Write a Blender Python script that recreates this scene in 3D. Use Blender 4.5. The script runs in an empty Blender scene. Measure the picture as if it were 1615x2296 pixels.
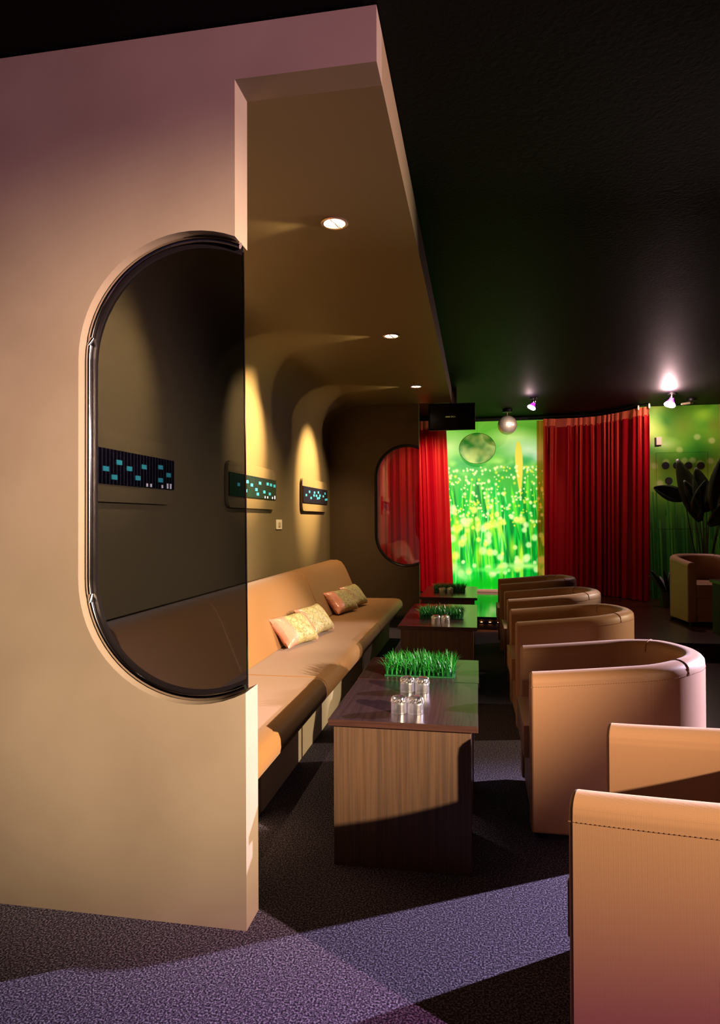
import bpy, bmesh, math, random
import numpy as np
from mathutils import Vector, Matrix
from mathutils.geometry import tessellate_polygon
random.seed(7)
S = bpy.context.scene
COL = S.collection
R = math.radians

# ------------------------------------------------------------------ camera
cam = bpy.data.cameras.new('camera'); co = bpy.data.objects.new('camera', cam); COL.objects.link(co)
cam.sensor_fit = 'HORIZONTAL'; cam.sensor_width = 36.0; cam.lens = 1469.0/1615*36.0
cam.clip_start = 0.05; cam.clip_end = 60
yaw, pit, rol = R(10.15), R(0.65), R(0.2)
f = Vector((-math.sin(yaw)*math.cos(pit), math.cos(yaw)*math.cos(pit), math.sin(pit)))
rt = f.cross(Vector((0, 0, 1))).normalized(); up = rt.cross(f)
rt2 = rt*math.cos(rol)-up*math.sin(rol); up2 = up*math.cos(rol)+rt*math.sin(rol)
M = Matrix((rt2, up2, -f)).transposed().to_4x4(); M.translation = Vector((0, 0, 1.3))
co.matrix_world = M
S.camera = co

# ------------------------------------------------------------------ world, exposure
w = bpy.data.worlds.new('world'); S.world = w; w.use_nodes = True
w.node_tree.nodes['Background'].inputs[0].default_value = (0.55, 0.35, 0.75, 1)
w.node_tree.nodes['Background'].inputs[1].default_value = 0.0
S.view_settings.view_transform = 'Standard'; S.view_settings.look = 'None'
S.view_settings.exposure = 0.0; S.view_settings.gamma = 1.0; S.view_settings.use_curve_mapping = False

# ------------------------------------------------------------------ lamps of the room (spots on the dark ceiling)
def spot(name, loc, target, power, color, size, blend=0.3, rad=0.03, parent=None):
    l = bpy.data.lights.new(name, 'SPOT'); l.energy = power; l.color = color
    l.spot_size = R(size); l.spot_blend = blend; l.shadow_soft_size = rad
    o = bpy.data.objects.new(name, l); COL.objects.link(o)
    o.location = loc
    d = Vector(target)-Vector(loc)
    o.rotation_euler = d.to_track_quat('-Z', 'Y').to_euler()
    return o
WARM = (1.0, 0.64, 0.36); TAN = (1.0, 0.66, 0.42)
LA = (4.5, 4.9, 2.2)                                     # right hand spot raking across the chairs to the bench
spot('spotlight_right', LA, (-1.2, 3.3, 0.5), 1000, (1.0, 0.76, 0.48), 38, 0.9, 0.025)
spot('spotlight_right', LA, (-0.3, 1.3, 0.0), 5200, (0.78, 0.66, 1.0), 42, 0.8, 0.025)
spot('spotlight_right', LA, (-0.76, 2.05, 2.0), 1600, (1.0, 0.78, 0.62), 30, 0.8, 0.025)
spot('spotlight_right', (4.3, 6.3, 2.6), (-0.30, 5.0, 0.6), 1700, (1.0, 0.84, 0.74), 15, 0.8, 0.025)  # extra spot, added to brighten the middle table's grass and glasses
LB = (4.5, -1.1, 2.32)                                   # spot behind the camera onto the front wall and nearest chair
spot('spotlight_behind', LB, (-0.26, 2.06, 1.30), 10800, (1.0, 0.75, 0.52), 28, 1.0, 0.03)
spot('spotlight_behind', LB, (-1.0, 2.0, 2.45), 2300, (0.92, 0.46, 0.66), 26, 0.9, 0.03)  # added purple spot emulating the lamp's edge tint on the wall top
spot('spotlight_behind', LB, (0.7, 1.05, 0.0), 2600, (0.95, 0.34, 0.78), 19, 0.9, 0.03)  # likewise added, purple tint for the nearest chair's lower side
# downlights of the canopy, tilted at the booth wall
for i, y in enumerate((3.04, 5.0, 6.96)):
    th = (31, 31, 39)[i]
    spot('downlight_beam', (-0.68, y, 2.69), (-0.68-math.cos(R(th)), y, 2.69-math.sin(R(th))), 950, (1.0, 0.68, 0.30), 46, 0.85, 0.02)
    spot('downlight_flare', (-0.69, y, 2.69), (-0.69-math.cos(R(20)), y, 2.69-math.sin(R(20))), 16, (1.0, 0.70, 0.30), 60, 0.2, 0.01)
    spot('downlight_spill', (-0.68, y, 2.69), (-1.80, y+0.1, 0.95), (120, 230, 230)[i], (1.0, 0.70, 0.36), 84, 1.0, 0.02)
# ceiling bulbs over the stage
spot('bulb_beam', (0.72, 8.72, 2.72), (0.1, 10.3, 1.2), 60, (1.0, 0.8, 0.9), 80, 0.6, 0.03)
spot('bulb_beam', (2.42, 8.75, 2.70), (2.75, 9.95, 2.65), 80, (1.0, 0.86, 0.70), 58, 0.9, 0.03)
spot('bulb_beam', (2.42, 8.75, 2.70), (1.5, 10.1, 1.7), 22, (1.0, 0.7, 0.6), 50, 0.8, 0.03)
spot('bulb_beam', (0.72, 8.72, 2.74), (0.441, 9.8, 2.67), 80, (1.0, 0.88, 0.80), 16, 0.5, 0.04)  # extra spot by the bulb, added to light up the mirror ball
spot('bulb_beam', (0.72, 8.72, 2.72), (2.25, 7.7, 0.5), 18, (1.0, 0.55, 0.2), 22, 0.6, 0.03)  # added warm spot, there only to tint the platform chair
spot('stage_wash', (-0.3, 8.6, 2.75), (-0.75, 10.3, 1.2), 260, (1.0, 0.75, 0.7), 75, 0.6, 0.03)

# ------------------------------------------------------------------ helpers
def lin(c):
    return tuple(((v/255)/12.92 if v/255 <= 0.04045 else ((v/255+0.055)/1.055)**2.4) for v in c)+(1.0,)
def mat(name, color, rough=0.6, metal=0.0, spec=0.5, bump=None, noise=None, coat=0.0, sheen=0.0, emit=None):
    m = bpy.data.materials.new(name); m.use_nodes = True; nt = m.node_tree
    b = nt.nodes['Principled BSDF']
    b.inputs['Base Color'].default_value = lin(color); b.inputs['Roughness'].default_value = rough
    b.inputs['Metallic'].default_value = metal; b.inputs['Specular IOR Level'].default_value = spec
    b.inputs['Coat Weight'].default_value = coat; b.inputs['Sheen Weight'].default_value = sheen
    if emit:
        b.inputs['Emission Color'].default_value = lin(emit[0]); b.inputs['Emission Strength'].default_value = emit[1]
    tc = nt.nodes.new('ShaderNodeTexCoord')
    if noise:       # (scale, dark colour, light colour, detail, (stretch))
        n = nt.nodes.new('ShaderNodeTexNoise'); n.inputs['Scale'].default_value = noise[0]
        n.inputs['Detail'].default_value = noise[3]
        mp = nt.nodes.new('ShaderNodeMapping')
        if len(noise) > 4: mp.inputs['Scale'].default_value = noise[4]
        nt.links.new(tc.outputs['Object'], mp.inputs[0]); nt.links.new(mp.outputs[0], n.inputs['Vector'])
        r = nt.nodes.new('ShaderNodeValToRGB')
        r.color_ramp.elements[0].position = 0.35; r.color_ramp.elements[1].position = 0.65
        r.color_ramp.elements[0].color = lin(noise[1]); r.color_ramp.elements[1].color = lin(noise[2])
        nt.links.new(n.outputs['Fac'], r.inputs[0]); nt.links.new(r.outputs[0], b.inputs['Base Color'])
    if bump:        # (scale, strength, distance)
        n = nt.nodes.new('ShaderNodeTexNoise'); n.inputs['Scale'].default_value = bump[0]; n.inputs['Detail'].default_value = 4
        nt.links.new(tc.outputs['Object'], n.inputs['Vector'])
        bm_ = nt.nodes.new('ShaderNodeBump'); bm_.inputs['Strength'].default_value = bump[1]; bm_.inputs['Distance'].default_value = bump[2]
        nt.links.new(n.outputs['Fac'], bm_.inputs['Height']); nt.links.new(bm_.outputs[0], b.inputs['Normal'])
    return m
def fabric(name, color, dark, scale=420, rough=0.62, spec=0.35):
    m = mat(name, color, rough, spec=spec, sheen=0.15); nt = m.node_tree; b = nt.nodes['Principled BSDF']
    tc = nt.nodes.new('ShaderNodeTexCoord')
    hs = []
    for ax in ('X', 'Y', 'Z'):
        wv = nt.nodes.new('ShaderNodeTexWave'); wv.bands_direction = ax; wv.inputs['Scale'].default_value = scale/6.283*1.0
        wv.inputs['Distortion'].default_value = 0.6; wv.inputs['Detail'].default_value = 1.0
        nt.links.new(tc.outputs['Object'], wv.inputs['Vector']); hs.append(wv)
    a = nt.nodes.new('ShaderNodeMath'); a.operation = 'ADD'; c = nt.nodes.new('ShaderNodeMath'); c.operation = 'ADD'
    nt.links.new(hs[0].outputs['Fac'], a.inputs[0]); nt.links.new(hs[1].outputs['Fac'], a.inputs[1])
    nt.links.new(a.outputs[0], c.inputs[0]); nt.links.new(hs[2].outputs['Fac'], c.inputs[1])
    bp = nt.nodes.new('ShaderNodeBump'); bp.inputs['Strength'].default_value = 0.12; bp.inputs['Distance'].default_value = 0.0006
    nt.links.new(c.outputs[0], bp.inputs['Height']); nt.links.new(bp.outputs[0], b.inputs['Normal'])
    mr = nt.nodes.new('ShaderNodeMapRange'); mr.inputs[1].default_value = 0.4; mr.inputs[2].default_value = 2.6
    nt.links.new(c.outputs[0], mr.inputs[0])
    mx = nt.nodes.new('ShaderNodeMix'); mx.data_type = 'RGBA'
    mx.inputs[6].default_value = lin(dark); mx.inputs[7].default_value = lin(color)
    nt.links.new(mr.outputs[0], mx.inputs[0]); nt.links.new(mx.outputs[2], b.inputs['Base Color'])
    return m
def obj(name, bm, m, parent=None, smooth=True, bevel=0.0):
    me = bpy.data.meshes.new(name)
    bmesh.ops.recalc_face_normals(bm, faces=bm.faces[:])
    bm.to_mesh(me); bm.free()
    o = bpy.data.objects.new(name, me); COL.objects.link(o)
    for mm in (m if isinstance(m, (list, tuple)) else [m]): me.materials.append(mm)
    if smooth:
        me.polygons.foreach_set('use_smooth', [True]*len(me.polygons))
        me.set_sharp_from_angle(angle=R(42))
    if bevel:
        b = o.modifiers.new('bevel', 'BEVEL'); b.width = bevel; b.segments = 3; b.limit_method = 'ANGLE'; b.angle_limit = R(40)
    if parent: o.parent = parent
    return o
def thing(name, label, cat, loc=(0, 0, 0), rz=0, group=None):
    o = bpy.data.objects.new(name, None); COL.objects.link(o); o.empty_display_size = 0.1
    o.location = loc; o.rotation_euler = (0, 0, rz); o['label'] = label; o['category'] = cat
    if group: o['group'] = group
    return o
def tag(o, label, cat, group=None, kind=None):
    o['label'] = label; o['category'] = cat
    if group: o['group'] = group
    if kind: o['kind'] = kind
    return o
def struct(o): o['kind'] = 'structure'; return o
def dup(root, loc, rz=0, label=None):
    r = root.copy(); COL.objects.link(r); r.location = loc; r.rotation_euler = (0, 0, rz)
    if label: r['label'] = label
    for ch in list(root.children):
        c = ch.copy(); COL.objects.link(c); c.parent = r
        for g in ch.children:
            d = g.copy(); COL.objects.link(d); d.parent = c
    return r
def box(bm, x0, x1, y0, y1, z0, z1, mi=0):
    vs = [bm.verts.new((x, y, z)) for x in (x0, x1) for y in (y0, y1) for z in (z0, z1)]
    for q in ((0, 1, 3, 2), (4, 6, 7, 5), (0, 4, 5, 1), (2, 3, 7, 6), (0, 2, 6, 4), (1, 5, 7, 3)):
        fc = bm.faces.new([vs[i] for i in q]); fc.material_index = mi
def B(*a):
    bm = bmesh.new(); box(bm, *a); return bm
def prism(pts, axis, a, b, bm=None):
    """polygon pts (2D) extruded from a to b along axis: 'y' -> (x,z), 'x' -> (y,z), 'z' -> (x,y)"""
    bm = bm or bmesh.new()
    def P(p, t): return {'y': (p[0], t, p[1]), 'x': (t, p[0], p[1]), 'z': (p[0], p[1], t)}[axis]
    A = [bm.verts.new(P(p, a)) for p in pts]; C = [bm.verts.new(P(p, b)) for p in pts]
    n = len(pts)
    for i in range(n): bm.faces.new((A[i], A[(i+1) % n], C[(i+1) % n], C[i]))
    for tri in tessellate_polygon([[Vector((p[0], p[1], 0)) for p in pts]]):
        bm.faces.new([A[k] for k in tri]); bm.faces.new([C[k] for k in tri[::-1]])
    return bm
def tube(path, r, bm=None, n=8, closed=False):
    bm = bm or bmesh.new(); path = [Vector(p) for p in path]; rings = []
    m_ = len(path)
    for i, p in enumerate(path):
        a = path[(i-1) % m_] if (closed or i > 0) else p; c = path[(i+1) % m_] if (closed or i < m_-1) else p
        d = (c-a).normalized()
        u = d.cross(Vector((0, 0, 1)));  u = d.cross(Vector((0, 1, 0))) if u.length < 0.2 else u
        u.normalize(); v = d.cross(u)
        rr = r[i] if isinstance(r, (list, tuple)) else r
        rings.append([bm.verts.new(p+(u*math.cos(k*2*math.pi/n)+v*math.sin(k*2*math.pi/n))*rr) for k in range(n)])
    rng = range(m_) if closed else range(m_-1)
    for i in rng:
        for k in range(n):
            bm.faces.new((rings[i][k], rings[i][(k+1) % n], rings[(i+1) % m_][(k+1) % n], rings[(i+1) % m_][k]))
    if not closed: bm.faces.new(rings[0]); bm.faces.new(rings[-1][::-1])
    return bm
def lathe(prof, n=32, bm=None, off=(0, 0, 0), cap=True):
    bm = bm or bmesh.new(); rings = []
    for r, z in prof:
        if r < 1e-6: rings.append([bm.verts.new((off[0], off[1], off[2]+z))])
        else: rings.append([bm.verts.new((off[0]+r*math.cos(2*math.pi*k/n), off[1]+r*math.sin(2*math.pi*k/n), off[2]+z)) for k in range(n)])
    for a, b in zip(rings, rings[1:]):
        for k in range(n):
            if len(a) == 1 and len(b) == 1: continue
            if len(a) == 1: bm.faces.new((a[0], b[k], b[(k+1) % n]))
            elif len(b) == 1: bm.faces.new((a[k], a[(k+1) % n], b[0]))
            else: bm.faces.new((a[k], a[(k+1) % n], b[(k+1) % n], b[k]))
    if cap:
        if len(rings[0]) > 1: bm.faces.new(rings[0])
        if len(rings[-1]) > 1: bm.faces.new(rings[-1][::-1])
    return bm

# ------------------------------------------------------------------ materials
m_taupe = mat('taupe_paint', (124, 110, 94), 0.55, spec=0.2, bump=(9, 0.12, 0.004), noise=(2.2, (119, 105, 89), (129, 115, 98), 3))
m_booth = mat('booth_paint', (112, 98, 72), 0.5, spec=0.2, bump=(12, 0.08, 0.003))
m_dark = mat('black_ceiling_paint', (9, 7, 7), 0.6, spec=0.08, bump=(55, 0.35, 0.004))
m_black = mat('black_wall_paint', (16, 13, 14), 0.7)
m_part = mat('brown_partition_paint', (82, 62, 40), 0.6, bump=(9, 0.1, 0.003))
m_wood_floor = mat('dark_wood_floor', (52, 26, 16), 0.3, noise=(3, (38, 18, 11), (66, 34, 20), 4, (1, 9, 1)))
m_stage = mat('gloss_black_stage', (34, 34, 30), 0.10, spec=1.0)
m_chrome = mat('chrome', (200, 190, 184), 0.12, metal=1.0)
m_band = mat('black_frit', (18, 14, 16), 0.25)
m_blackpl = mat('black_plastic', (5, 5, 5), 0.5, spec=0.2)
m_white = mat('white_plastic', (225, 215, 190), 0.5)
m_bench = fabric('orange_tan_upholstery', (138, 96, 50), (128, 88, 43), 900, 0.55)
m_chair = fabric('tan_upholstery', (158, 116, 80), (145, 104, 71), 900, 0.5, 0.4)
m_stitch = mat('stitch_thread', (120, 84, 52), 0.8)
m_base = mat('cream_bench_base', (196, 180, 152), 0.6)
m_foot = mat('black_foot', (14, 12, 12), 0.5)

def carpet():
    m = mat('grey_purple_carpet', (96, 88, 104), 0.95, spec=0.1); nt = m.node_tree; b = nt.nodes['Principled BSDF']
    tc = nt.nodes.new('ShaderNodeTexCoord')
    n = nt.nodes.new('ShaderNodeTexNoise'); n.inputs['Scale'].default_value = 170; n.inputs['Detail'].default_value = 3
    nt.links.new(tc.outputs['Object'], n.inputs['Vector'])
    r = nt.nodes.new('ShaderNodeValToRGB'); e = r.color_ramp.elements
    e[0].position = 0.36; e[0].color = lin((24, 20, 28)); e[1].position = 0.66; e[1].color = lin((122, 114, 128))
    k = e.new(0.5); k.color = lin((62, 55, 68))
    nt.links.new(n.outputs['Fac'], r.inputs[0]); nt.links.new(r.outputs[0], b.inputs['Base Color'])
    bp = nt.nodes.new('ShaderNodeBump'); bp.inputs['Strength'].default_value = 0.8; bp.inputs['Distance'].default_value = 0.004
    nt.links.new(n.outputs['Fac'], bp.inputs['Height']); nt.links.new(bp.outputs[0], b.inputs['Normal'])
    return m
m_carpet = carpet()
def woodmat(name, c0, c1, rough, axis_scale):
    m = mat(name, c0, rough, spec=0.5); nt = m.node_tree; b = nt.nodes['Principled BSDF']
    tc = nt.nodes.new('ShaderNodeTexCoord'); mp = nt.nodes.new('ShaderNodeMapping'); mp.inputs['Scale'].default_value = axis_scale
    n = nt.nodes.new('ShaderNodeTexNoise'); n.inputs['Scale'].default_value = 1.0; n.inputs['Detail'].default_value = 6; n.inputs['Distortion'].default_value = 0.8
    nt.links.new(tc.outputs['Object'], mp.inputs[0]); nt.links.new(mp.outputs[0], n.inputs['Vector'])
    r = nt.nodes.new('ShaderNodeValToRGB'); e = r.color_ramp.elements
    e[0].position = 0.38; e[0].color = lin(c0); e[1].position = 0.6; e[1].color = lin(c1)
    nt.links.new(n.outputs['Fac'], r.inputs[0]); nt.links.new(r.outputs[0], b.inputs['Base Color'])
    return m
m_tabletop = woodmat('dark_wenge_top', (40, 28, 30), (52, 37, 38), 0.25, (110, 3, 40))
m_tablebase = woodmat('walnut_grain_panel', (62, 44, 29), (78, 56, 37), 0.5, (90, 90, 2.0))
m_tableedge = woodmat('wenge_edge', (48, 28, 22), (60, 36, 28), 0.35, (3, 3, 60))

def tinted(name, col, fac=0.08, rough=0.02):
    m = bpy.data.materials.new(name); m.use_nodes = True; nt = m.node_tree; nt.nodes.remove(nt.nodes['Principled BSDF'])
    out = nt.nodes['Material Output']; t = nt.nodes.new('ShaderNodeBsdfTransparent'); t.inputs[0].default_value = col
    g = nt.nodes.new('ShaderNodeBsdfGlossy'); g.inputs['Roughness'].default_value = rough
    mx = nt.nodes.new('ShaderNodeMixShader')
    mx.inputs[0].default_value = 0.045; nt.links.new(t.outputs[0], mx.inputs[1]); nt.links.new(g.outputs[0], mx.inputs[2])
    nt.links.new(mx.outputs[0], out.inputs[0]); return m
m_glass_pane = tinted('smoked_glass', (0.25, 0.265, 0.31, 1))
m_glass_far = tinted('rosy_glass', (0.66, 0.52, 0.54, 1))
m_glass = bpy.data.materials.new('clear_glass'); m_glass.use_nodes = True
_b = m_glass.node_tree.nodes['Principled BSDF']; _b.inputs['Transmission Weight'].default_value = 1.0
_b.inputs['Roughness'].default_value = 0.03; _b.inputs['IOR'].default_value = 1.5; _b.inputs['Base Color'].default_value = (1, 1, 1, 1)

_nt = m_glass.node_tree; _g = _nt.nodes.new('ShaderNodeBsdfGlossy'); _g.inputs['Roughness'].default_value = 0.28; _g.inputs[0].default_value = (1, 1, 1, 1)
_m = _nt.nodes.new('ShaderNodeMixShader'); _m.inputs[0].default_value = 0.10
_tr = _nt.nodes.new('ShaderNodeBsdfTransparent'); _m2 = _nt.nodes.new('ShaderNodeMixShader'); _m2.inputs[0].default_value = 0.35
_nt.links.new(_b.outputs[0], _m2.inputs[1]); _nt.links.new(_tr.outputs[0], _m2.inputs[2])
_nt.links.new(_m2.outputs[0], _m.inputs[1]); _nt.links.new(_g.outputs[0], _m.inputs[2]); _nt.links.new(_m.outputs[0], _nt.nodes['Material Output'].inputs[0])

def cloth(name, col, trans, alpha):
    m = bpy.data.materials.new(name); m.use_nodes = True; nt = m.node_tree; nt.nodes.remove(nt.nodes['Principled BSDF'])
    out = nt.nodes['Material Output']
    d = nt.nodes.new('ShaderNodeBsdfDiffuse'); d.inputs[0].default_value = lin(col)
    t = nt.nodes.new('ShaderNodeBsdfTranslucent'); t.inputs[0].default_value = lin(trans)
    g = nt.nodes.new('ShaderNodeBsdfGlossy'); g.inputs[0].default_value = lin((255, 120, 70)); g.inputs['Roughness'].default_value = 0.45
    mx = nt.nodes.new('ShaderNodeMixShader'); mx.inputs[0].default_value = 0.4
    nt.links.new(d.outputs[0], mx.inputs[1]); nt.links.new(t.outputs[0], mx.inputs[2])
    m3 = nt.nodes.new('ShaderNodeMixShader'); m3.inputs[0].default_value = 0.06
    nt.links.new(mx.outputs[0], m3.inputs[1]); nt.links.new(g.outputs[0], m3.inputs[2])
    tr = nt.nodes.new('ShaderNodeBsdfTransparent'); tr.inputs[0].default_value = lin((255, 190, 120))
    m2 = nt.nodes.new('ShaderNodeMixShader'); m2.inputs[0].default_value = alpha
    nt.links.new(m3.outputs[0], m2.inputs[1]); nt.links.new(tr.outputs[0], m2.inputs[2])
    nt.links.new(m2.outputs[0], out.inputs[0]); return m
m_red = cloth('red_sheer', (200, 8, 30), (225, 10, 24), 0.01)
m_crimson = cloth('crimson_cloth', (165, 2, 26), (90, 2, 10), 0.0)
m_tape = cloth('pink_heading_tape', (225, 110, 80), (240, 120, 90), 0.05)
m_sheer = cloth('amber_sheer', (190, 80, 20), (210, 110, 20), 0.45)

# ------------------------------------------------------------------ room shell
struct(obj('floor', B(-5, 6.2, -4, 11, -0.05, 0.0), m_carpet, smooth=False))
struct(obj('floor', B(1.12, 6.19, 1.2, 10.99, 0.0, 0.006), m_wood_floor, smooth=False))
struct(obj('ceiling', B(-5, 6.2, -4, 11, 2.9, 2.96), m_dark, smooth=False))
struct(obj('wall_right', B(6.2, 6.25, -4, 11, -0.05, 2.96), m_black, smooth=False))
struct(obj('wall_left', B(-5.05, -5, -4, 11, -0.05, 2.96), m_black, smooth=False))
struct(obj('wall_front', B(-5, 6.2, -4.05, -4, -0.05, 2.96), m_black, smooth=False))
struct(obj('wall_back', B(-5, 6.2, 10.6, 10.65, 0, 2.9), m_black, smooth=False))

# front wall of the booth with its rounded opening, cut by the wall's edge
def opening(cx, r, z0, z1, xe, xe2=None, n=20):
    """points from the lower right edge, round the left, to the upper right edge"""
    zb, zt = z0+r, z1-r; pts = []
    xe2 = xe if xe2 is None else xe2
    a0 = -math.acos((xe-cx)/r); a1 = -math.pi
    for i in range(n+1):
        a = a0+(a1-a0)*i/n; pts.append((cx+r*math.cos(a), zb+r*math.sin(a)))
    a0 = math.pi; a1 = math.acos((xe2-cx)/r)
    for i in range(n+1):
        a = a0+(a1-a0)*i/n; pts.append((cx+r*math.cos(a), zt+r*math.sin(a)))
    return pts
YF, YB = 1.989, 2.104
arc = opening(-0.913, 0.40, 0.705, 2.24, -0.727, -0.761)
poly = [(-3.6, 0.0), (-0.725, 0.0)]+arc+[(-0.761, 2.717), (-0.299, 2.717), (-0.299, 2.894), (-3.6, 2.894)]
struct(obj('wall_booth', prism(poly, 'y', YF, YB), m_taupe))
# canopy slab, cove and booth wall in one skin
cove = [(-2.3, 0.0), (-1.816, 0.0), (-1.816, 2.316)]
for i in range(1, 15):
    a = math.pi-(math.pi/2)*i/14; cove.append((-1.416+0.40*math.cos(a), 2.316+0.40*math.sin(a)))
cove += [(-0.299, 2.717), (-0.299, 2.894), (-2.3, 2.894)]
struct(obj('wall_bench', prism(cove, 'y', YB, 8.0), m_booth))
# far partition with the same opening
arc2 = opening(-0.85, 0.40, 0.712, 2.225, -0.70)
poly2 = [(-2.3, 0.0), (-0.70, 0.0)]+arc2+[(-0.70, 2.717), (-2.3, 2.717)]
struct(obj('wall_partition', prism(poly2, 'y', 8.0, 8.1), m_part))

# smoked panes with band and chrome gasket
def window(name, arcf, y, edge_b, edge_t, chrome_y):
    arc0 = arcf(0.012)
    pane = obj(name, prism(arcf(0.004), 'y', y, y+0.008), m_glass_pane if name == 'window_1' else m_glass_far)
    pane['kind'] = 'structure'
    a, b = arcf(0.006), arcf(0.036)
    bm = bmesh.new()
    for yy in (y-0.006, y-0.001):
        pass
    A0 = [bm.verts.new((p[0], y-0.004, p[1])) for p in a]; B0 = [bm.verts.new((p[0], y-0.004, p[1])) for p in b]
    A1 = [bm.verts.new((p[0], y-0.001, p[1])) for p in a]; B1 = [bm.verts.new((p[0], y-0.001, p[1])) for p in b]
    for i in range(len(a)-1):
        bm.faces.new((A0[i], A0[i+1], B0[i+1], B0[i])); bm.faces.new((A1[i], B1[i], B1[i+1], A1[i+1]))
        bm.faces.new((B0[i], B0[i+1], B1[i+1], B1[i])); bm.faces.new((A0[i], A1[i], A1[i+1], A0[i+1]))
    obj('black_band', bm, m_band, pane)
    g = obj('chrome_gasket', tube([(p[0], chrome_y, p[1]) for p in arc0], 0.010, n=10), (m_chrome if name == 'window_1' else m_band), pane)
    e = obj('polished_edge', prism([(edge_b+0.0005, 0.739), (edge_b+0.0035, 0.739), (edge_t+0.0035, 2.188), (edge_t+0.0005, 2.188)], 'y', y, y+0.008), m_chrome, pane) if edge_b else None
    return pane
window('window_1', lambda d: opening(-0.913, 0.40-d, 0.705+d, 2.24-d, -0.742, -0.757, 28), 2.045, -0.744, -0.757, 2.030)
window('window_2', lambda d: opening(-0.85, 0.40-d, 0.712+d, 2.225-d, -0.701, None, 24), 8.04, 0, 0, 8.025)

# stage and raised floor
stage_pts = [(-2.4, 7.82), (0.95, 7.82), (1.06, 7.4), (1.12, 6.5), (4.2, 6.5), (4.2, 10.59), (-2.4, 10.59)]
struct(obj('floor_stage', prism([(-2.4, 7.82), (1.0, 7.82), (1.0, 10.59), (-2.4, 10.59)], 'z', 0.002, 0.157), m_stage, smooth=False))
struct(obj('floor_platform', prism([(1.0, 7.82), (1.12, 6.45), (4.6, 6.45), (4.6, 10.59), (1.0, 10.59)], 'z', 0.0065, 0.157), m_wood_floor, smooth=False))
# edge lip of the stage (top overhang) so that the lights sit in shade
struct(obj('trim_1', B(-2.4, 1.0, 7.79, 7.819, 0.125, 0.158), m_stage, smooth=False, bevel=0.004))
m_led = mat('amber_lamp', (255, 190, 130), 0.5, emit=((255, 150, 80), 40.0))
lp = thing('step_light', 'small amber light in the step below the glossy stage, leftmost of those in view', 'light', (0.042, 7.812, 0.085), 0, 'small lights in the stage step')
obj('lens', lathe([(0.0, -0.012), (0.012, -0.008), (0.014, 0.0), (0.012, 0.008), (0.0, 0.012)], 16), m_led, lp)
bm = lathe([(0.016, -0.010), (0.022, -0.010), (0.022, 0.010), (0.016, 0.010)], 16, cap=False)
obj('bezel', bm, m_blackpl, lp)
for k, (x, lb) in enumerate(((0.14, 'small amber light in the step below the glossy stage, middle one in view'), (0.238, 'small amber light in the step below the stage, beside the farthest tub chair'))):
    dup(lp, (x, 7.812, 0.085), 0, lb)

# side return beside the right mural
struct(obj('wall_pillar', B(3.36, 3.7, 9.3, 9.95, 0.157, 2.9), mat('pillar_paint', (170, 120, 90), 0.6), smooth=False))

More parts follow.
